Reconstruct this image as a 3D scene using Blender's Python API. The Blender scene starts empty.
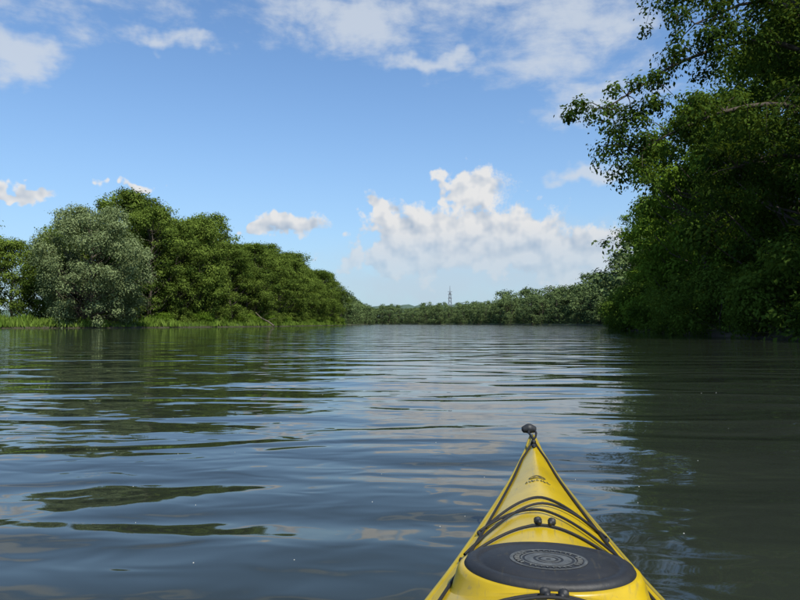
import bpy, math, random
import numpy as np
from mathutils import Vector
R = np.random.RandomState(7)
sc = bpy.context.scene
sc.view_settings.view_transform='Standard'; sc.view_settings.look='None'; sc.view_settings.exposure=0
F=666.0; HOR=323.5; CH=0.82
def W(px,py,d): return ((px-400)/F*d, d, CH+(HOR-py)/F*d)

# ---------------- node helper ----------------
class N:
    def __init__(s,nt): s.nt=nt
    def new(s,t,**k):
        n=s.nt.nodes.new(t)
        for a,b in k.items(): setattr(n,a,b)
        return n
    def L(s,a,b): s.nt.links.new(a,b)
    def setin(s,sock,v):
        if hasattr(v,'is_linked') or isinstance(v,bpy.types.NodeSocket): s.L(v,sock)
        else: sock.default_value=v
    def m(s,op,a,b=None,c=None,clamp=False):
        n=s.new('ShaderNodeMath',operation=op); n.use_clamp=clamp
        s.setin(n.inputs[0],a)
        if b is not None: s.setin(n.inputs[1],b)
        if c is not None: s.setin(n.inputs[2],c)
        return n.outputs[0]
    def mix(s,f,a,b):
        n=s.new('ShaderNodeMix',data_type='RGBA'); 
        s.setin(n.inputs[0],f); s.setin(n.inputs[6],a); s.setin(n.inputs[7],b)
        return n.outputs[2]
    def comb(s,x,y,z=0.0):
        n=s.new('ShaderNodeCombineXYZ')
        for i,v in enumerate((x,y,z)): s.setin(n.inputs[i],v)
        return n.outputs[0]
    def noise(s,vec,scale,detail=2,rough=.5,dist=0.,dims='3D'):
        n=s.new('ShaderNodeTexNoise',noise_dimensions=dims); s.L(vec,n.inputs['Vector'])
        n.inputs['Scale'].default_value=scale; n.inputs['Detail'].default_value=detail
        n.inputs['Roughness'].default_value=rough; n.inputs['Distortion'].default_value=dist
        return n.outputs[0]
    def sstep(s,x,a,b):
        n=s.new('ShaderNodeMapRange',interpolation_type='SMOOTHSTEP')
        s.setin(n.inputs[0],x); n.inputs[1].default_value=a; n.inputs[2].default_value=b
        return n.outputs[0]
    def scalev(s,vec,sx,sy,sz):
        n=s.new('ShaderNodeVectorMath',operation='MULTIPLY'); s.L(vec,n.inputs[0]); n.inputs[1].default_value=(sx,sy,sz)
        return n.outputs[0]

def mat(name):
    m=bpy.data.materials.new(name); m.use_nodes=True
    nt=m.node_tree; h=N(nt); b=nt.nodes['Principled BSDF']
    return m,h,b

# ---------------- sky ----------------
SUN_AZ=math.radians(150); SUN_EL=math.radians(52)
w=bpy.data.worlds.new("sky"); sc.world=w; w.use_nodes=True
nt=w.node_tree; h=N(nt); bg=nt.nodes['Background']
sky=h.new('ShaderNodeTexSky',sky_type='NISHITA'); sky.sun_disc=False
sky.sun_elevation=SUN_EL; sky.sun_rotation=SUN_AZ; sky.altitude=0; sky.air_density=1.0; sky.dust_density=0.4; sky.ozone_density=2.0
tc=h.new('ShaderNodeTexCoord'); g=tc.outputs['Generated']
sep=h.new('ShaderNodeSeparateXYZ'); h.L(g,sep.inputs[0]); X,Y,Z=sep.outputs
az=h.m('ARCTAN2',X,Y); el=h.m('ARCSINE',Z)
p=h.comb(az,el,0.0)
wn1=h.new('ShaderNodeTexNoise',noise_dimensions='2D'); h.L(p,wn1.inputs['Vector']); wn1.inputs['Scale'].default_value=17; wn1.inputs['Detail'].default_value=3; wn1.inputs['Roughness'].default_value=.6
sw=h.new('ShaderNodeSeparateColor'); h.L(wn1.outputs['Color'],sw.inputs[0])
azw=h.m('ADD',az,h.m('MULTIPLY',h.m('SUBTRACT',sw.outputs[0],.5),.12))
elw=h.m('ADD',el,h.m('MULTIPLY',h.m('SUBTRACT',sw.outputs[1],.5),.06))
def A(px): return math.atan((px-400)/F)
def E(py): return math.atan((HOR-py)/F)
def blobs(lst,wx,wy):
    wv=h.comb(wx,wy,0.0); out=None
    for (px,py,rx,ry) in lst:
        n=h.new('ShaderNodeVectorMath',operation='MULTIPLY_ADD'); h.L(wv,n.inputs[0])
        n.inputs[1].default_value=(F/rx,F/ry,0); n.inputs[2].default_value=(-A(px)*F/rx,-E(py)*F/ry,0)
        l=h.new('ShaderNodeVectorMath',operation='LENGTH'); h.L(n.outputs[0],l.inputs[0]); v=l.outputs['Value']
        out=v if out is None else h.m('MINIMUM',out,v)
    return h.m('SUBTRACT',1.0,out)
n1=h.noise(p,34,5,.6,dims='2D')
psh=h.comb(h.m('ADD',az,0.006),h.m('ADD',el,0.014),0.0)
n2=h.noise(psh,34,2,.5,dims='2D'); n1b=h.noise(p,34,2,.5,dims='2D')
cum=blobs([(474,192,46,28),(384,208,22,14),(418,236,66,38),(462,240,80,40),(510,244,76,38),(400,260,66,24),(565,256,90,34),
           (290,226,30,13),(262,230,18,8),(136,195,16,7),(8,214,34,7)],azw,elw)
f=h.m('ADD',cum,h.m('MULTIPLY',h.m('SUBTRACT',n1,0.5),1.4))
cumA=h.m('MULTIPLY',h.sstep(f,-0.02,0.38),h.m('ADD',.42,h.m('MULTIPLY',h.sstep(el,E(280),E(222)),.56)))
light=h.m('ADD',0.76,h.m('MULTIPLY',h.m('SUBTRACT',n1b,n2),1.9),clamp=True)
light=h.m('MULTIPLY',light,h.m('ADD',0.72,h.m('MULTIPLY',h.sstep(el,E(262),E(190)),0.42)))
hz=blobs([(480,262,170,40),(590,262,110,44),(430,285,130,24),(540,283,170,24)],azw,elw)
hzA=h.m('MULTIPLY',h.sstep(hz,-0.15,0.8),0.6)
ws=h.scalev(p,1.0,2.3,1.0)
wn=h.noise(ws,9,6,.62,.12,dims='2D')
wb=blobs([(355,18,120,34),(560,30,110,60),(590,105,70,26),(45,8,140,44),(5,90,40,26),(155,50,60,11),(520,-20,170,40),(420,58,50,12),(585,180,45,10)],azw,elw)
zc=h.m('ADD',h.m('MAXIMUM',Z,0.0),0.12)
pl=h.comb(h.m('DIVIDE',X,zc),h.m('DIVIDE',Y,zc),0.0)
gn=h.noise(pl,1.1,5,.6,.12,dims='2D')
gen=h.m('MULTIPLY',h.sstep(gn,0.5,0.74),h.sstep(el,E(0)+0.01,E(0)+0.16))
back=h.m('MULTIPLY',h.sstep(gn,0.52,0.7),h.sstep(h.m('ABSOLUTE',az),0.66,0.85))
wA=h.sstep(h.m('ADD',wb,h.m('MULTIPLY',h.m('SUBTRACT',wn,.5),2.2)),-0.15,1.0)
wA=h.m('MULTIPLY',wA,0.78)
gA=h.m('MULTIPLY',h.m('MAXIMUM',gen,back),0.7)
mul=h.new('ShaderNodeMix',data_type='RGBA',blend_type='MULTIPLY'); mul.inputs[0].default_value=1
h.L(sky.outputs[0],mul.inputs[6]); mul.inputs[7].default_value=(1.25,1.52,1.74,1)
K=8.0
hzf=h.m('POWER',h.m('SUBTRACT',1.0,h.m('MULTIPLY',h.m('MAXIMUM',el,0.0),1.75),clamp=True),2.7)
skyc=h.mix(h.m('MULTIPLY',hzf,.85),mul.outputs[2],(.45*K,.63*K,.82*K,1))
c=h.mix(h.m('MAXIMUM',wA,gA),skyc,(0.80*K,0.87*K,0.96*K,1))
c=h.mix(hzA,c,(0.64*K,0.76*K,0.89*K,1))
cc=h.mix(light,(0.50*K,0.61*K,0.76*K,1),(1.0*K,1.0*K,1.0*K,1))
c=h.mix(cumA,c,cc)
h.L(c,bg.inputs[0]); bg.inputs[1].default_value=0.1

sd=bpy.data.lights.new("sun",'SUN'); sd.energy=5.0; sd.angle=math.radians(.55); sd.color=(1,.95,.84)
so=bpy.data.objects.new("sun",sd); sc.collection.objects.link(so)
S=Vector((math.sin(SUN_AZ)*math.cos(SUN_EL),math.cos(SUN_AZ)*math.cos(SUN_EL),math.sin(SUN_EL)))
so.rotation_euler=S.to_track_quat('Z','Y').to_euler(); so.location=S*100

# ---------------- camera ----------------
cd=bpy.data.cameras.new("camera"); co=bpy.data.objects.new("camera",cd); sc.collection.objects.link(co)
cd.sensor_width=36; cd.lens=36*F/800; cd.clip_end=20000; cd.clip_start=0.05
co.location=(0,0,CH); co.rotation_euler=(math.radians(90+2.02),0,0); sc.camera=co

# ---------------- materials ----------------
def leaf_mat(name,dark,lite,trans=.2,nscale=.35,gloss=.05):
    m=bpy.data.materials.new(name); m.use_nodes=True; nt=m.node_tree; h=N(nt)
    nt.nodes.remove(nt.nodes['Principled BSDF'])
    at=h.new('ShaderNodeAttribute'); at.attribute_name='tint'
    gp=h.new('ShaderNodeNewGeometry').outputs['Position']
    nn=h.noise(gp,nscale,0,.6)
    oi=h.new('ShaderNodeObjectInfo').outputs['Random']
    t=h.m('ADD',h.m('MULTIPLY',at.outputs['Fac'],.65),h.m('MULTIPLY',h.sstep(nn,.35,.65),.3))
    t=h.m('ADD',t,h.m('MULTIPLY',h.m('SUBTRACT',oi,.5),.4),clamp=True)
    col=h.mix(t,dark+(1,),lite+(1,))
    df=h.new('ShaderNodeBsdfDiffuse'); h.L(col,df.inputs[0])
    out=df.outputs[0]
    if trans>0:
        tr=h.new('ShaderNodeBsdfTranslucent'); h.L(h.mix(.5,col,(.20,.28,.02,1)),tr.inputs[0])
        mx=h.new('ShaderNodeMixShader'); mx.inputs[0].default_value=trans
        h.L(out,mx.inputs[1]); h.L(tr.outputs[0],mx.inputs[2]); out=mx.outputs[0]
    h.L(out,nt.nodes['Material Output'].inputs[0])
    return m
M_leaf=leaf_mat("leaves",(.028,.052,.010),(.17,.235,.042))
M_leafR=leaf_mat("leaves_painted_shade",(.022,.046,.010),(.12,.19,.028),trans=.28)  # darker copy of the leaf greens, shade of the right bank painted in
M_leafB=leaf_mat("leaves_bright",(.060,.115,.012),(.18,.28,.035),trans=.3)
M_willow=leaf_mat("willow_leaves",(.11,.145,.06),(.27,.33,.15),trans=.2)
M_far=leaf_mat("distant_leaves_haze",(.055,.088,.035),(.165,.22,.08),trans=0,nscale=.08)  # paler, bluer greens: distance haze is mixed into the leaf colour
M_grass=leaf_mat("grass_blades",(.08,.14,.02),(.23,.32,.06),trans=.2)
def bark(name,c1,c2):
    m,h,b=mat(name); gp=h.new('ShaderNodeTexCoord').outputs['Object']
    n=h.noise(h.scalev(gp,6,6,1.2),1.5,5,.65); h.L(h.mix(n,c1+(1,),c2+(1,)),b.inputs['Base Color'])
    b.inputs['Roughness'].default_value=.9
    bp=h.new('ShaderNodeBump'); bp.inputs['Distance'].default_value=.04; h.L(n,bp.inputs['Height']); h.L(bp.outputs[0],b.inputs['Normal'])
    return m
M_bark=bark("bark",(.03,.022,.015),(.12,.095,.07))
M_dead=bark("dead_wood",(.07,.055,.035),(.2,.165,.12))

# ---------------- mesh builder (quads only) ----------------
class B:
    def __init__(s): s.v=[];s.q=[];s.m=[];s.t=[];s.n=0
    def add(s,v,q,mi,t):
        s.v.append(v); s.q.append(q+s.n); s.n+=len(v)
        s.m.append(np.full(len(q),mi,dtype=np.int32)); s.t.append(np.broadcast_to(np.asarray(t,dtype=np.float32),(len(q),)).copy())
    def arrays(s): return np.concatenate(s.v),np.concatenate(s.q),np.concatenate(s.m),np.concatenate(s.t)
    def mesh(s,name,mats): return mk(name,*s.arrays(),mats)
def mk(name,v,q,m,t,mats,smooth=False):
    me=bpy.data.meshes.new(name)
    me.vertices.add(len(v)); me.vertices.foreach_set('co',v.astype(np.float32).ravel())
    me.loops.add(len(q)*4); me.loops.foreach_set('vertex_index',q.astype(np.int32).ravel())
    me.polygons.add(len(q)); me.polygons.foreach_set('loop_start',np.arange(0,len(q)*4,4,dtype=np.int32))
    me.polygons.foreach_set('material_index',m.astype(np.int32))
    if smooth: me.polygons.foreach_set('use_smooth',np.ones(len(q),dtype=bool))
    a=me.attributes.new('tint','FLOAT','FACE'); a.data.foreach_set('value',t.astype(np.float32))
    for x in mats: me.materials.append(x)
    me.update(calc_edges=True); me.validate()
    return me
def ob(name,me,loc=(0,0,0),rz=0,s=1,parent=None):
    o=bpy.data.objects.new(name,me); sc.collection.objects.link(o); o.location=loc; o.rotation_euler=(0,0,rz)
    o.scale=(s,s,s) if not hasattr(s,'__len__') else s
    if parent: o.parent=parent
    return o
def unit(a): return a/(np.linalg.norm(a,axis=-1,keepdims=True)+1e-9)
def tube(b,pts,rad,mi=0,ns=7):
    pts=np.array(pts,float); k=len(pts); d=np.gradient(pts,axis=0); d=unit(d)
    ref=np.array([0.3,0.2,0.93]); 
    if abs(d[0]@ref)>.95: ref=np.array([1.,0,0])
    u=unit(np.cross(d,ref)); w_=np.cross(d,u)
    a=np.linspace(0,2*math.pi,ns,endpoint=False)
    V=(pts[:,None,:]+np.array(rad)[:,None,None]*(np.cos(a)[None,:,None]*u[:,None,:]+np.sin(a)[None,:,None]*w_[:,None,:])).reshape(-1,3)
    i=np.arange(k-1)[:,None]*ns; j=np.arange(ns)[None,:]; j2=(j+1)%ns
    q=np.stack([i+j,i+j2,i+ns+j2,i+ns+j],-1).reshape(-1,4)
    b.add(V,q,mi,.5)
def leaves(b,c,nrm,tan,size,aspect,mi,tint):
    n=len(c); t=unit(tan-nrm*(tan*nrm).sum(1,keepdims=True)); s=np.cross(nrm,t)
    L=size[:,None]; Wd=L*aspect
    V=np.stack([c-t*L*.5, c+s*Wd*.5-t*L*.05+nrm*Wd*.15, c+t*L*.5, c-s*Wd*.5-t*L*.05+nrm*Wd*.15],1).reshape(-1,3)
    b.add(V,np.arange(n*4).reshape(-1,4),mi,tint)
def clump_leaves(b,rs,cc,rc,n,size,mi,base_t,droop=0.,flat=.75,aspect=.55):
    d=unit(rs.normal(size=(n,3))); 
    d[:,2]=np.where((d[:,2]<-.2)&(rs.rand(n)<.5),-d[:,2],d[:,2])
    ph=rs.uniform(0,6.28,3)
    lump=1+.25*np.sin(d[:,0]*4+ph[0])*np.sin(d[:,1]*4+ph[1])+.18*np.sin(d[:,2]*6+ph[2])
    r=rc*lump*rs.uniform(.3,1.0,n)**.4*(1+.2*rs.normal(size=n))
    pos=cc+d*r[:,None]*np.array([1,1,flat])
    pos[:,2]-=droop*rc*rs.uniform(0,1,n)**2*(.5+.5*np.hypot(d[:,0],d[:,1]))
    nr=unit(d*1.0+rs.normal(size=(n,3))*.42+np.array([0,0,.35]))
    tn=unit(rs.normal(size=(n,3))+np.array([0,0,-.6-droop])+d*.5)
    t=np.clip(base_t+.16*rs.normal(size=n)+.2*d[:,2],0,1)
    leaves(b,pos,nr,tn,size*rs.uniform(.6,1.3,n),aspect,mi,t)
def tree(seed,H,RC,base=.12,ncl=60,nl=260,leaf=.4,shape=.9,droop=.15,clr=.24,topw=.5,trunk_r=None):
    rs=np.random.RandomState(seed); b=B()
    tr=trunk_r or H*.018
    K=9; zz=np.linspace(-.4,H*.85,K); wob=np.cumsum(rs.normal(size=(K,2))*H*.012,axis=0); wob[0]=0
    tp=np.column_stack([wob,zz]); tube(b,tp,np.linspace(tr,tr*.15,K)*np.r_[1.35,np.ones(K-1)],0,8)
    def tpt(z): 
        return np.array([np.interp(z,zz,tp[:,0]),np.interp(z,zz,tp[:,1]),z])
    for i in range(ncl):
        t=rs.uniform(0,1)**.85; z=H*(base+(1-base)*t)
        prof=math.sin(math.pi*min(1,(t*.72+.17)))**shape
        if t>.6: prof*= (1-((t-.6)/.4)**2.4*(1-topw*.7))
        a=rs.uniform(0,6.283); rr=RC*prof*rs.uniform(.35,1.02)**.5*(1+.16*math.sin(a*2+seed)+.12*math.sin(a*3+seed*2+t*4))
        rc=RC*clr*rs.uniform(.55,1.3)
        tc_=tpt(min(z,H*.84)); c=np.array([tc_[0]+rr*math.cos(a),tc_[1]+rr*math.sin(a),min(z,H-rc*.5)])
        if i%2==0:
            z0=max(H*.06,z-rr*.75-H*.03); p0=tpt(min(z0,H*.8)); mid=(p0+c)/2+rs.normal(size=3)*.15*RC*.3+np.array([0,0,-.04*H])
            r0=tr*.42*(1-.5*t)
            tube(b,[p0,p0*.6+mid*.4+np.array([0,0,.1]),mid,(mid+c)/2,c],[r0,r0*.75,r0*.5,r0*.32,r0*.1],0,5)
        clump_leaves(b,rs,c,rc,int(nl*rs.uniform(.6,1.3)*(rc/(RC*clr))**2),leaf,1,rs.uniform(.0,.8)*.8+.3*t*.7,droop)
    return b
def TM(name,mats,**k):
    b=tree(**k); return b.mesh(name,mats)
mm=[M_bark,M_leaf]
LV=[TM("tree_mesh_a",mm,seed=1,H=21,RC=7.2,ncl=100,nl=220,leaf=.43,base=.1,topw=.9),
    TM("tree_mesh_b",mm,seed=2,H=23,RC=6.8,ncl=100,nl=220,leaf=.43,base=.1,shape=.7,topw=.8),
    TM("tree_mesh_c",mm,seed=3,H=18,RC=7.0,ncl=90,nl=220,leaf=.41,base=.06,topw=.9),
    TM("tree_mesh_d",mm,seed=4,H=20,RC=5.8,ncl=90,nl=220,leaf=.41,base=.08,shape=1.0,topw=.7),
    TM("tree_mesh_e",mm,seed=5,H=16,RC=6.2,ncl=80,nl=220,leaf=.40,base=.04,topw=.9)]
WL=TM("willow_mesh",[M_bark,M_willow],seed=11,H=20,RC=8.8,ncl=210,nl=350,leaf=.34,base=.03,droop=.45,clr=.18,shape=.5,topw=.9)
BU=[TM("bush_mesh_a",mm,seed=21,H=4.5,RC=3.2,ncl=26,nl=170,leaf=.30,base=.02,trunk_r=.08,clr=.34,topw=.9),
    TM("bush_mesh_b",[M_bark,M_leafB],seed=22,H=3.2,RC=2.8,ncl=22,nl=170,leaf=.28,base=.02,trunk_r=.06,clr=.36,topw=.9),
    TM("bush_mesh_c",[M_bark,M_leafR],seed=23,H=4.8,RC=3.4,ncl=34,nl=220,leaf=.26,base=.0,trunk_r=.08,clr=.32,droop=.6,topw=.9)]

# ---------------- banks ----------------
Lb=np.array([(-120,-300),(-105,0),(-95,70),(-74,108),(-62,114),(-52,117),(-45,130),(-35,170),(-29,250),(-27,350),(-24,480),(-26,600),(-70,680),(-400,740)],float)
Rb=np.array([(34,-300),(26,-40),(21,10),(19.5,28),(20.5,42),(23,56),(27,80),(46,135),(82,235),(86,300),(78,390),(58,510),(0,640),(-90,780),(-400,860)],float)
def resample(P,step):
    d=np.r_[0,np.cumsum(np.hypot(*np.diff(P,axis=0).T))]; s=np.arange(0,d[-1],step)
    return np.column_stack([np.interp(s,d,P[:,0]),np.interp(s,d,P[:,1])])
def along(P,y0,y1,step,jit,rs):
    Q=resample(P,step); Q=Q[(Q[:,1]>=y0)&(Q[:,1]<=y1)]; return Q+rs.normal(size=Q.shape)*jit
def bank(b,P,side,seed):
    rs=np.random.RandomState(seed); Q=resample(P,2.0); T=unit(np.gradient(Q,axis=0))
    k=9; T=unit(np.column_stack([np.convolve(np.pad(T[:,i],k//2,mode='edge'),np.ones(k)/k,'valid') for i in (0,1)]))
    nrm=np.column_stack([-T[:,1],T[:,0]])*side
    offs=[-2.5,-.3,.3,1.2,3,8,25,120,2500]; hs=[-1.2,-.12,.22,.6,.9,1.3,1.8,3,12]
    V=[]
    for o,z in zip(offs,hs):
        jj=rs.normal(size=len(Q))*.25 if o<5 else 0
        if o>100:
            d=np.column_stack([np.full(len(Q),(-1. if side>0 else 1.)),np.zeros(len(Q))]); pp=Q+nrm*20+d*o
        else: pp=Q+nrm*(o+jj)[:,None] if o<5 else Q+nrm*o
        V.append(np.column_stack([pp,np.full(len(Q),z)+(rs.normal(size=len(Q))*.06 if 0<z<2 else 0)]))
    V=np.stack(V,1); n,m_,_=V.shape; V=V.reshape(-1,3)
    i=np.arange(n-1)[:,None]*m_; j=np.arange(m_-1)[None,:]
    q=np.stack([i+j,i+j+1,i+m_+j+1,i+m_+j],-1).reshape(-1,4)
    if side<0: q=q[:,::-1]
    b.add(V,q,0,.5)
mg,h,b_=mat("bank_soil"); gp=h.new('ShaderNodeNewGeometry').outputs['Position']
zz_=h.new('ShaderNodeSeparateXYZ'); h.L(gp,zz_.inputs[0])
nz=h.noise(gp,.8,6,.65)
gc=h.mix(nz,(.035,.06,.015,1),(.09,.13,.035,1)); mud=h.mix(nz,(.025,.02,.012,1),(.075,.06,.04,1))
h.L(h.mix(h.sstep(h.m('ADD',zz_.outputs[2],h.m('MULTIPLY',nz,.4)),.3,.6),mud,gc),b_.inputs['Base Color']); b_.inputs['Roughness'].default_value=.95
bp=h.new('ShaderNodeBump'); bp.inputs['Distance'].default_value=.15; h.L(nz,bp.inputs['Height']); h.L(bp.outputs[0],b_.inputs['Normal'])
gb=B(); bank(gb,Lb,1,31); bank(gb,Rb,-1,32)
ob("ground",gb.mesh("ground",[mg]))

# ---------------- trees left bank ----------------
rs=np.random.RandomState(5)
def normal_at(P,side,pt):
    Q=resample(P,4.0); i=np.clip(np.argmin(np.hypot(Q[:,0]-pt[0],Q[:,1]-pt[1])),1,len(Q)-2)
    t=unit(Q[i+1]-Q[i-1]); return np.array([-t[1],t[0]])*side
def put(name,me,x,y,s=1,z=.8,rz=None):
    return ob(name,me,(x,y,z),rs.uniform(0,6.28) if rz is None else rz,(s*rs.uniform(.92,1.08),s*rs.uniform(.92,1.08),s))
put("willow_tree",WL,-56.5,120,1.06,.4,1.0)
put("tree",LV[1],-58,143,1.22); put("tree",LV[0],-53,148,1.22)
put("tree",LV[2],-49,150,1.3); put("tree",LV[0],-47,163,1.18)
for off,step,sc0 in ((6,8.0,.96),(15,9,1.16),(27,11,1.28)):
    for q in along(Lb,60,330,step,1.2,rs):
        n=normal_at(Lb,1,q); pz=q+n*off
        if off<10 and -72<pz[0]<-44 and pz[1]<134: continue
        if off<10 and pz[0]<-66: continue
        s=sc0*rs.uniform(.86,1.12)
        if pz[0]<-60: s*=.78
        put("tree",LV[rs.randint(5)],pz[0],pz[1],s)
for q in along(Lb,90,330,5,.8,rs):
    n=normal_at(Lb,1,q); pz=q+n*rs.uniform(2,5)
    if -71<pz[0]<-46 and pz[1]<130 and rs.rand()<.6: continue
    put("bush",BU[rs.randint(2)],pz[0],pz[1],rs.uniform(.5,1.15),.4)
gbd=B(); Q=resample(Lb,.06); Q=Q[(Q[:,1]>60)&(Q[:,1]<340)]; Q=Q[rs.rand(len(Q))<.9]
Q=np.repeat(Q,7,axis=0)
T=unit(np.gradient(resample(Lb,2.0),axis=0)); Q2=resample(Lb,2.0)
idx=np.array([np.argmin(np.abs(Q2[:,1]-y)) for y in Q[::7,1]]); idx=np.repeat(idx,7)[:len(Q)]
nn=np.column_stack([-T[idx,1],T[idx,0]]); off=rs.uniform(.0,1,len(Q))**1.3*6
n_=len(Q); lowf=.65+.35*np.sin(Q[:,1]*.35)+.2*np.sin(Q[:,1]*1.3+Q[:,0])
ht=(.7+1.0*rs.rand(n_))*np.clip(lowf,.35,1.3)
pos=np.column_stack([Q+nn*off[:,None]+rs.normal(size=(n_,2))*.2, .1+np.minimum(off*.3,.8)+ht*.45])
tn=unit(np.column_stack([rs.normal(size=(n_,2))*.25,np.ones(n_)])); nr=unit(np.column_stack([rs.normal(size=(n_,2)),rs.uniform(.2,.6,n_)]))
leaves(gbd,pos,unit(nr-tn*(nr*tn).sum(1,keepdims=True)),tn,ht,.22,0,np.clip(.5+.25*rs.normal(size=n_)+.2*np.sin(Q[:,1]*.5),0,1))
ob("riverbank_grass",gbd.mesh("riverbank_grass",[M_grass]))
fb=B()
x0,y0=-33.0,168
tube(fb,[(x0-4,y0+3,3.6),(x0-2,y0,2.2),(x0+.5,y0-3,1.2),(x0+2.2,y0-5,.2)],[.10,.14,.17,.2],0,8)
tube(fb,[(x0-1.5,y0-.5,2.0),(x0-1,y0-2,2.8),(x0+.4,y0-3,3.4)],[.1,.07,.03],0,6)
tube(fb,[(x0,y0-2.5,1.4),(x0+1.4,y0-3,2.0),(x0+2.6,y0-4,2.1)],[.1,.07,.03],0,6)
ob("fallen_tree",fb.mesh("fallen_tree",[M_dead]))

# ---------------- right bank big trees ----------------
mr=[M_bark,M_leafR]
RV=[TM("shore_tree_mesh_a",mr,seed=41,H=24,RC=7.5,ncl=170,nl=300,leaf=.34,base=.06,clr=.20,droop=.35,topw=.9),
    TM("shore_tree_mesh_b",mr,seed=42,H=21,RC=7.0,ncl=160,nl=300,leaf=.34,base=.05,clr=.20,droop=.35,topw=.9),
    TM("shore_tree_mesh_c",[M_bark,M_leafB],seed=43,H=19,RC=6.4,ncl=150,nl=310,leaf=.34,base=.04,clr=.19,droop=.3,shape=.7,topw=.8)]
for (k,x,y,s) in [(0,29,30,1.05),(1,27.5,43,1.05),(0,36,42,1.1),(0,32,55,.95),(2,26.4,58,1.05),(2,35,70,1.1),
                  (2,33,82,.92),(1,44,92,1.0),(1,28,12,1.0),(2,42,100,.85),(1,53,124,.8),(1,60,135,.85)]:
    put("shore_tree",RV[k],x,y,s,.8)
for q in along(Rb,0,130,2.9,.4,rs):
    n=normal_at(Rb,-1,q); pz=q+n*rs.uniform(.2,2.4)
    put("bush",BU[2] if (rs.rand()<.6 or pz[1]<50) else BU[1],pz[0],pz[1],rs.uniform(.55,1.15),.05)
ov=B(); r2=np.random.RandomState(77)
trunk=np.array([(25.5,33,-.2),(25.2,33,3),(24.6,32.8,7),(23.8,32.6,11),(23,32.5,15),(22.4,32.5,19),(22,32.5,23)])
tube(ov,trunk,[.5,.42,.36,.3,.24,.17,.08],0,10)
limbs=[[(24.4,32.7,8.5),(22,32.3,12),(19.5,32,14.2),(16.5,31.6,14.6),(13,31.2,13.0),(9.8,31,10.9)],
       [(23.8,32.6,11),(21,32.2,15),(17.5,31.8,17.8),(14.5,31.4,18.0),(12.4,31.2,17.0)],
       [(24.6,32.8,7),(22,31.8,9.5),(19,31,11),(16,30.6,11.0),(13.2,30.4,9.9),(11.2,30.4,8.6)],
       [(24.6,32.8,7),(22.5,33.5,9.0),(19,33.5,9.5),(16.8,33.5,8.8)],
       [(23,32.5,15),(20.5,32.2,19),(17,32,21.5),(13.5,32,22)],
       [(24.6,32.8,7),(23.5,30.5,10),(22,28.5,12),(20.5,27,12.8)],
       [(23,32.5,15),(22.5,30,19),(20,28.5,21),(18,28,21.5)],
       [(23,32.5,13),(20,31.5,15.6),(17,31,16.2),(13.5,30.6,14.8)]]
for l in limbs:
    l=np.array(l,float); s=np.linspace(0,len(l)-1,len(l)*3-2); P=np.column_stack([np.interp(s,np.arange(len(l)),l[:,i]) for i in range(3)])
    P[1:-1]=(P[:-2]+P[1:-1]*2+P[2:])/4; P[1:]+=np.cumsum(r2.normal(size=(len(P)-1,3))*.05,axis=0)
    tube(ov,P,np.linspace(.2,.03,len(P)),0,7)
    for i in range(2,len(P)):
        for k in range(3 if i<len(P)-2 else 5):
            dd=r2.normal(size=3)*np.array([.9,.9,.75]); dd=dd/np.linalg.norm(dd)*r2.uniform(.6,1.9); dd[2]=dd[2]*.8-.25
            e=P[i]+dd; mid=(P[i]+e)/2+np.array([0,0,.2]); tube(ov,[P[i],mid,e],[.035,.022,.008],0,4)
            clump_leaves(ov,r2,e,r2.uniform(.45,.95),int(r2.uniform(90,200)),.20,1,r2.uniform(.0,.7),.7,.6,aspect=.6)
            if r2.rand()<.5:
                e2=e+np.array([r2.normal()*.5,r2.normal()*.5,-r2.uniform(.5,1.2)]); tube(ov,[e,(e+e2)/2,e2],[.012,.009,.005],0,4)
                clump_leaves(ov,r2,e2,r2.uniform(.3,.55),int(r2.uniform(30,80)),.18,1,r2.uniform(.0,.7),.9,.9,aspect=.6)
for i in range(70):
    z=r2.uniform(4,25); a=r2.uniform(0,6.28); rr=r2.uniform(.5,5.5)
    c_=np.array([24.5-(z-5)*.12+rr*math.cos(a),32.6+rr*math.sin(a),z]); clump_leaves(ov,r2,c_,r2.uniform(.8,1.5),int(r2.uniform(150,300)),.26,1,r2.uniform(.0,.6),.4,.7)
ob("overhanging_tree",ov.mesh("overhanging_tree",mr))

# ---------------- distant tree line ----------------
fv=[tree(seed=60+i,H=1.0*18,RC=7,ncl=44,nl=62,leaf=.82,base=.03,clr=.26,shape=.6,topw=.9).arrays() for i in range(4)]
db=B()
def addfar(x,y,s,z=.5):
    v,q,m_,t=fv[rs.randint(4)]; a=rs.uniform(0,6.28); ca,sa=math.cos(a),math.sin(a)
    v2=np.column_stack([(v[:,0]*ca-v[:,1]*sa)*s*1.15+x,(v[:,0]*sa+v[:,1]*ca)*s*1.15+y,v[:,2]*s+z]); db.v.append(v2); db.q.append(q+db.n); db.n+=len(v2); db.m.append(m_); db.t.append(np.clip(t+rs.uniform(-.3,.3),0,1))
for off,s0 in ((5,.75),(14,1.0),(27,1.15)):
    for q in along(Rb,125,800,9.5,2,rs):
        n=normal_at(Rb,-1,q); addfar(*(q+n*off),s0*rs.uniform(.74,1.18)*(1.2 if q[1]<420 else (1.08 if q[1]<520 else .9)))
    for q in along(Lb,330,720,9.5,2,rs):
        n=normal_at(Lb,1,q); addfar(*(q+n*off),s0*rs.uniform(.8,1.15))
for q in along(Rb,125,800,5,1,rs):
    n=normal_at(Rb,-1,q); addfar(*(q+n*1.5),rs.uniform(.15,.35))
for q in along(Lb,330,720,5,1,rs):
    n=normal_at(Lb,1,q); addfar(*(q+n*1.5),rs.uniform(.15,.35))
ob("distant_trees",db.mesh("distant_trees",[M_bark,M_far]))

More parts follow.
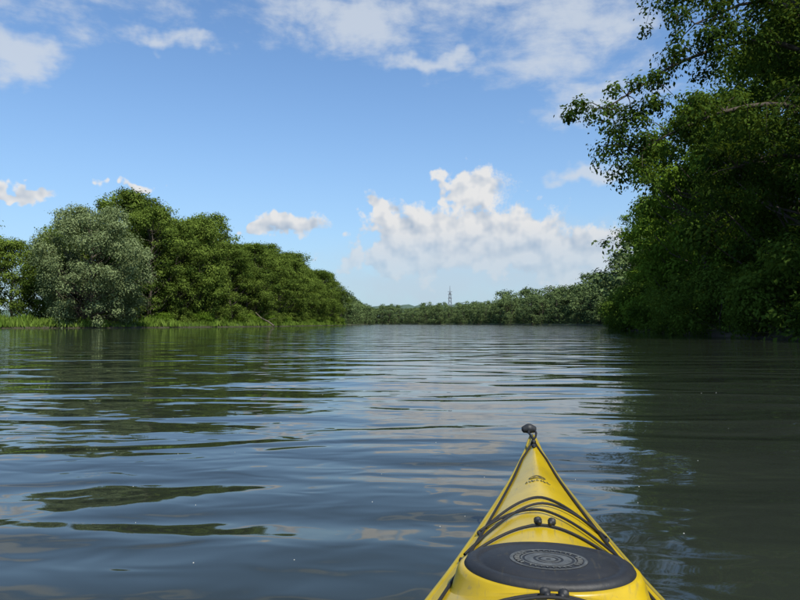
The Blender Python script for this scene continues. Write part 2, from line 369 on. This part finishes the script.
# ---------------- hills ----------------
mh,h,b_=mat("hill_forest_haze"); gp=h.new('ShaderNodeNewGeometry').outputs['Position']
nz=h.noise(gp,.02,6,.7); h.L(h.mix(h.sstep(nz,.35,.65),(.07,.105,.085,1),(.115,.165,.125,1)),b_.inputs['Base Color']); b_.inputs['Roughness'].default_value=1  # forest green shifted to blue, aerial haze put into the base colour
b_.inputs['Specular IOR Level'].default_value=0
hb=B()
nx,ny=260,14
xs=np.linspace(-2600,2600,nx); ys=np.linspace(1500,3200,ny)
XX,YY=np.meshgrid(xs,ys,indexing='ij')
prof=np.sin(np.linspace(0,math.pi*.9,ny))[None,:]
hh=(60+8*np.sin(xs*.0021+1.0)+4*np.sin(xs*.0062)+2*np.sin(xs*.017+2)+1.2*rs.normal(size=nx))[:,None]
ZZ=hh*prof+rs.normal(size=(nx,ny))*1.0-3
V=np.stack([XX,YY,ZZ],-1).reshape(-1,3); i=np.arange(nx-1)[:,None]*ny; j=np.arange(ny-1)[None,:]
q=np.stack([i+j,i+ny+j,i+ny+j+1,i+j+1],-1).reshape(-1,4); hb.add(V,q,0,.5)
ob("hills",mk("hills",*hb.arrays(),[mh],smooth=True))

# ---------------- lattice tower ----------------
mt,h,b_=mat("tower_steel"); nz=h.noise(h.new('ShaderNodeTexCoord').outputs['Object'],.5,3); h.L(h.mix(nz,(.10,.11,.13,1),(.2,.21,.23,1)),b_.inputs['Base Color']); b_.inputs['Roughness'].default_value=.7
tb=B(); D=900; tx,ty,_=W(450,300,D); topz=W(450,288,D)[2]; bz=4
def lvl(z): f=(z-bz)/(topz-bz); return 3.6*(1-f)**1.3+.7
zs=np.linspace(bz,topz-6,9)
for sx,sy in((1,1),(1,-1),(-1,1),(-1,-1)):
    tube(tb,[(sx*lvl(z),sy*lvl(z),z) for z in zs],[.35]*9,0,4)
for a,b2 in zip(zs[:-1],zs[1:]):
    for (p,q_) in (((1,1),(1,-1)),((1,-1),(-1,-1)),((-1,-1),(-1,1)),((-1,1),(1,1))):
        for (u1,u2) in ((p,q_),(q_,p)): tube(tb,[(u1[0]*lvl(a),u1[1]*lvl(a),a),(u2[0]*lvl(b2),u2[1]*lvl(b2),b2)],[.2,.2],0,4)
for z in (topz-14,topz-9,topz-5): tube(tb,[(-3.0,0,z),(0,0,z+.4),(3.0,0,z)],[.25,.4,.25],0,4)
tube(tb,[(0,0,topz-8),(0,0,topz+3)],[.5,.2],0,5)
ob("lattice_tower",tb.mesh("lattice_tower",[mt]),(tx,ty,0))

# ---------------- water ----------------
mw,h,b_=mat("river_water"); gp=h.new('ShaderNodeNewGeometry').outputs['Position']
b_.inputs['Base Color'].default_value=(.022,.027,.020,1); b_.inputs['Roughness'].default_value=.03; b_.inputs['IOR'].default_value=1.333
v1=h.scalev(gp,.40,1.0,1.0); v2=h.scalev(gp,.55,1.0,1)
patch=h.sstep(h.noise(gp,.12,1,.5,dims='2D'),.3,.65)
H1=h.m('MULTIPLY',h.noise(v1,.45,1,.4,.3,dims='2D'),.075)
H2=h.m('MULTIPLY',h.noise(v1,1.35,1,.35,.6,dims='2D'),.040)
H3=h.m('MULTIPLY',h.m('MULTIPLY',h.noise(v2,5.0,1,.5,.4,dims='2D'),.0048),h.m('ADD',.15,patch))
Hs=h.m('ADD',h.m('ADD',H1,H2),H3)
bp=h.new('ShaderNodeBump'); bp.inputs['Distance'].default_value=1.0; bp.inputs['Strength'].default_value=1.0
h.L(Hs,bp.inputs['Height']); h.L(bp.outputs[0],b_.inputs['Normal'])
wb_=B(); V=np.array([(-6000,-3000,0),(6000,-3000,0),(6000,9000,0),(-6000,9000,0)],float); wb_.add(V,np.array([[0,1,2,3]]),0,.5)
ob("river_water",wb_.mesh("river_water",[mw]))

# ---------------- kayak ----------------
kay=bpy.data.objects.new("kayak",None); sc.collection.objects.link(kay); kay.location=(.06,0,0); kay.rotation_euler=(0,0,-math.radians(9.9))
SS=[-2.5,-2.4,-2.0,-1.4,-.7,0,.6,1.0,1.2,1.48,1.70,1.96,2.2,2.4,2.52,2.60,2.64]
WW=[.006,.03,.11,.21,.28,.31,.305,.285,.258,.205,.165,.122,.080,.047,.027,.015,.005]
GG=[.36,.35,.30,.26,.25,.25,.255,.265,.27,.275,.285,.295,.312,.335,.352,.370,.385]
CC=[.38,.375,.34,.31,.30,.32,.345,.345,.343,.343,.345,.352,.366,.379,.388,.393,.396]
KK=[.30,.12,-.03,-.09,-.10,-.10,-.10,-.10,-.10,-.095,-.09,-.07,-.03,.03,.10,.20,.32]
def I(s,arr): return float(np.interp(s,SS,arr))
def Ism(s,arr): return np.mean([np.interp(np.clip(s+d,SS[0],SS[-1]),SS,arr) for d in np.linspace(-.06,.06,7)]) if s<2.45 and s>-2.3 else I(s,arr)
def deckz(s,x):
    w_=Ism(s,WW); u=min(1,abs(x)/w_); g_=Ism(s,GG); c_=Ism(s,CC)
    pw=float(np.interp(s,[1.75,2.2],[1.7,1.12])); u_=math.sqrt(u*u+.004) if pw<1.6 else u
    return g_+(c_-g_)*(1-min(1,u_)**pw)
st=np.concatenate([np.linspace(-2.5,2.3,140),np.linspace(2.32,2.64,30)])
def kmat(name,col,rough,coat=0.,ns=8,var=.06,bump=0,spec=.5,grime=0):
    m,h,b=mat(name); o=h.new('ShaderNodeTexCoord').outputs['Object']
    n=h.noise(o,ns,5,.6); c2=tuple(max(0,x*(1-3*var)) for x in col)
    cc_=h.mix(h.sstep(n,.3,.7),c2+(1,),col+(1,))
    if grime:
        sp=h.sstep(h.noise(o,55,3,.6),.62,.72); sc_=h.sstep(h.noise(h.scalev(o,60,7,20),1.6,4,.6),.58,.70)
        gg=h.m('MULTIPLY',h.m('MAXIMUM',sp,sc_),grime); cc_=h.mix(gg,cc_,(.22,.17,.06,1))
    h.L(cc_,b.inputs['Base Color'])
    h.L(h.m('ADD',rough-.05,h.m('MULTIPLY',h.noise(o,30,4,.6),.14)),b.inputs['Roughness'])
    b.inputs['Coat Weight'].default_value=coat; b.inputs['Coat Roughness'].default_value=.15
    b.inputs['Specular IOR Level'].default_value=spec
    if bump:
        bp=h.new('ShaderNodeBump'); bp.inputs['Distance'].default_value=bump; h.L(h.noise(o,120,3),bp.inputs['Height']); h.L(bp.outputs[0],b.inputs['Normal'])
    return m
M_y=kmat("yellow_gelcoat",(.56,.385,.008),.32,.2,5,.08,spec=.45,grime=.45)
M_w=kmat("hull_white",(.62,.64,.62),.3,.3)
M_k=kmat("black_rubber",(.022,.023,.025),.55,0,12,.12,.0006,grime=.08)
M_c=kmat("black_cord",(.012,.012,.013),.7,0,40,.1,.0005)
M_d=kmat("decal_dark",(.10,.085,.03),.4)
M_g=kmat("emblem_grey",(.11,.115,.11),.5,0,60,.15)
M_s=kmat("seam_tape",(.35,.27,.02),.4)
nu=29; us=np.linspace(-1,1,nu)
V=[]
for s in st:
    for u in us: 
        x=u*Ism(s,WW); V.append((x,s,deckz(s,x)))
V=np.array(V); i=np.arange(len(st)-1)[:,None]*nu; j=np.arange(nu-1)[None,:]
q=np.stack([i+j,i+j+1,i+nu+j+1,i+nu+j],-1).reshape(-1,4)
cen=V[q].mean(1); q=q[((cen[:,1])/.42)**2+(cen[:,0]/.215)**2>1]
db_=B(); db_.add(V,q,0,.5); ob("deck",mk("deck",*db_.arrays(),[M_y],smooth=True),parent=kay)
nh=25; V=[]
for s in st:
    w_=Ism(s,WW); g_=Ism(s,GG)-.004; k_=Ism(s,KK)
    for a in np.linspace(0,math.pi,nh):
        ca=math.cos(a); sa=math.sin(a)
        V.append((-np.sign(ca)*w_*1.012*abs(ca)**.75,s,g_-(g_-k_)*sa**.8))
V=np.array(V); i=np.arange(len(st)-1)[:,None]*nh; j=np.arange(nh-1)[None,:]
q=np.stack([i+j,i+nh+j,i+nh+j+1,i+j+1],-1).reshape(-1,4); hb=B(); hb.add(V,q,0,.5); ob("hull",mk("hull",*hb.arrays(),[M_w],smooth=True),parent=kay)
def rail(name,pts,r,m_,ns=8,closed=False):
    b=B(); tube(b,pts,[r]*len(pts) if not hasattr(r,'__len__') else r,0,ns); return ob(name,mk(name,*b.arrays(),[m_],smooth=True),parent=kay)
for sg,nm in ((-1,'seam_port'),(1,'seam_starboard')):
    rail(nm,[(sg*(Ism(s,WW)+.001),s,Ism(s,GG)-.001) for s in st],.0055,M_s)
rail("cockpit_coaming",[(.225*math.cos(a),.43*math.sin(a),deckz(.43*math.sin(a),.225*math.cos(a))+.02) for a in np.linspace(0,2*math.pi,60)],.016,M_k)
rail("cockpit_well",[(0,.3,.05),(0,0,.02),(0,-.3,.05)],[.12,.16,.12],M_k)
def revolve(name,s0,rx,ry,prof,m_,zfun=None,n=72):
    V=[]
    for (f,z,mode) in prof:
        for a in np.linspace(0,2*math.pi,n,endpoint=False):
            x=rx*f*math.cos(a); y=s0+ry*f*math.sin(a)
            V.append((x,y,(deckz(y,x) if mode else 0)+z))
    V=np.array(V); k=len(prof); i=np.arange(k-1)[:,None]*n; j=np.arange(n)[None,:]; j2=(j+1)%n
    q=np.stack([i+j,i+n+j,i+n+j2,i+j2],-1).reshape(-1,4); b=B(); b.add(V,q[:,::-1],0,.5)
    return ob(name,mk(name,*b.arrays(),[m_],smooth=True),parent=kay)
hz=Ism(1.34,CC)-.006; s0=1.345; rx=.163; ry=.122
revolve("hatch_rim",s0,rx,ry,[(.95,hz+.006,0),(1.03,hz+.006,0),(1.07,hz+.003,0),(1.10,hz-.006,0),(1.16,.004,1),(1.22,-.003,1)],M_y)
revolve("hatch_cover",s0,rx,ry,[(.001,hz+.0205,0),(.30,hz+.0205,0),(.5,hz+.020,0),(.78,hz+.018,0),(.80,hz+.0155,0),(.84,hz+.0155,0),(.86,hz+.0185,0),(.93,hz+.0175,0),(.985,hz+.014,0),(1.01,hz+.007,0),(1.0,hz-.002,0)],M_k)
for k_,(f0,f1) in enumerate([(.03,.09),(.12,.15),(.18,.28),(.31,.33),(.42,.46)]):
    revolve("emblem_ring_%d"%k_,s0,rx,ry*1.0,[(f0,hz+.0208,0),((f0+f1)/2,hz+.0218,0),(f1,hz+.0208,0)],M_g)
eb=B()
for k_ in range(34):
    a=k_/34*2*math.pi
    if k_%9==3: continue
    f0,f1=.345,.405
    p0=np.array((rx*f0*math.cos(a),s0+ry*f0*math.sin(a),hz+.0212)); p1=np.array((rx*f1*math.cos(a+.05),s0+ry*f1*math.sin(a+.05),hz+.0212)); tube(eb,[p0,p1],[.0016,.0016],0,4)
ob("emblem_marks",eb.mesh("emblem_marks",[M_g]),parent=kay)
def dl(s,x,o=.005): return (x,s,deckz(s,x)+o)
def arc(s_e0,x0,s_e1,x1,s_mid,n=28,o=.0045,xm=None):
    P=[]
    for t in np.linspace(0,1,n):
        xm_=(x0+x1)/2 if xm is None else xm
        x=(1-t)**2*x0+2*t*(1-t)*(2*xm_-(x0+x1)/2)+t*t*x1; s=(1-t)**2*s_e0+2*t*(1-t)*(2*s_mid-(s_e0+s_e1)/2)+t*t*s_e1
        P.append(dl(s,x,o))
    return P
def sub(P,n=6): 
    P=np.array(P,float); s=np.linspace(0,len(P)-1,(len(P)-1)*n+1); return np.column_stack([np.interp(s,np.arange(len(P)),P[:,i]) for i in range(3)])
CR=.0033
def ex(s,f=.9): return f*Ism(s,WW)
for sg,nm in ((-1,'deck_line_port'),(1,'deck_line_starboard')):
    rail(nm,[dl(s,sg*ex(s,.84 if s>.9 else .9)*min(1,(2.50-s)/.12+.1)) for s in np.linspace(2.49,.55,90)],.0036,M_c)
rail("bungee_1",arc(1.68,-ex(1.68),1.68,ex(1.68),1.84),CR,M_c)
rail("bungee_2",arc(1.52,-ex(1.52),1.68,ex(1.68),1.76,o=.009),CR,M_c)
rail("bungee_3",arc(1.68,-ex(1.68),1.50,ex(1.50),1.70,o=.009),CR,M_c)
rail("bungee_4",arc(1.49,-ex(1.49),1.47,ex(1.47),1.60),CR,M_c)
rail("bungee_5",arc(1.10,-ex(1.1),1.10,ex(1.1),1.19,o=.006),CR,M_c)
rail("bungee_6",arc(1.02,-ex(1.02),1.02,ex(1.02),1.165,o=.012),CR,M_c)
def toggle(name,s,x,o,l,r,rot=0):
    b=B(); dx=math.cos(rot)*l; dy=math.sin(rot)*l; z=deckz(s,x)+o
    T_=np.linspace(-1,1,13); tube(b,[(x+dx*t,s+dy*t,z) for t in T_],[r*(1-abs(t)**4)**.5*(.72+.28*math.cos(t*6))+.0004 for t in T_],0,10)
    ob(name,mk(name,*b.arrays(),[M_k],smooth=True),parent=kay)
for k_,(s,x) in enumerate([(1.605,-.012),(1.605,.020),(1.18,-.013),(1.18,.018)]):
    toggle("cord_lock_%d"%k_,s,x,.013,.014,.010,rot=1.2 if k_%2 else 1.9)
for k_,s in enumerate([1.68,1.50,1.10,1.02]):
    for sg in (-1,1): toggle("pad_eye_%d_%s"%(k_,'p' if sg<0 else 's'),s,sg*ex(s,.91),.004,.013,.006,rot=1.4*sg)
toggle("bow_pad_eye",2.47,0,.008,.012,.009,rot=1.57)
toggle("bow_pad_base",2.43,0,.004,.02,.008,rot=1.57)
b=B(); T_=np.linspace(-1,1,17)
tube(b,[(-.014+.028*t,2.60+.006*t,.414+.004*math.cos(t*2)) for t in T_],[.019*(1-abs(t)**4)**.5*(.88+.12*math.cos(t*5))+.0005 for t in T_],0,14)
ob("carry_toggle",mk("carry_toggle",*b.arrays(),[M_k],smooth=True),parent=kay)
rail("carry_loop_a",sub([(-.012,2.60,.413),(-.016,2.56,.410),(-.006,2.51,.402),(0,2.47,.398)]),.004,M_c)
rail("carry_loop_b",sub([(.008,2.60,.413),(.012,2.56,.408),(.008,2.51,.402),(0,2.47,.398)]),.004,M_c)
eb=B()
def strip(b,pts,r,o=.0012):
    tube(b,[dl(s,x,o) for s,x in pts],[r]*len(pts),0,4)
for k_ in range(7):
    x=-.035+k_*.011; strip(eb,[(2.02+.004*math.sin(k_*2.1),x),(2.034,x+.004*math.cos(k_*1.7))],.0014)
    strip(eb,[(2.02,x),(2.022,x+.006)],.0012)
strip(eb,[(2.06+.012*math.sin(a),.0+.024*math.cos(a)) for a in np.linspace(0,6.3,24)],.0016)
strip(eb,[(2.055,-.012),(2.07,0),(2.055,.013)],.0016)
ob("deck_print",eb.mesh("deck_print",[M_d]),parent=kay)

fb=B()
mf,h,b_=mat("foam_specks"); h.L(h.mix(h.noise(h.new('ShaderNodeTexCoord').outputs['Object'],3),(.4,.4,.36,1),(.6,.6,.56,1)),b_.inputs['Base Color'])
for i in range(60):
    y=rs.uniform(1.3,9)**1.0; x=rs.uniform(-.62,.5)*y; r=rs.uniform(.0015,.003)
    if abs(x-.06-y*math.tan(math.radians(9.9)))<.33 and y<2.8: continue
    tube(fb,[(x,y,-.001),(x,y,.0012),(x,y,.002)],[r,r*.9,.0001],0,7)
ob("floating_foam",fb.mesh("floating_foam",[mf]))
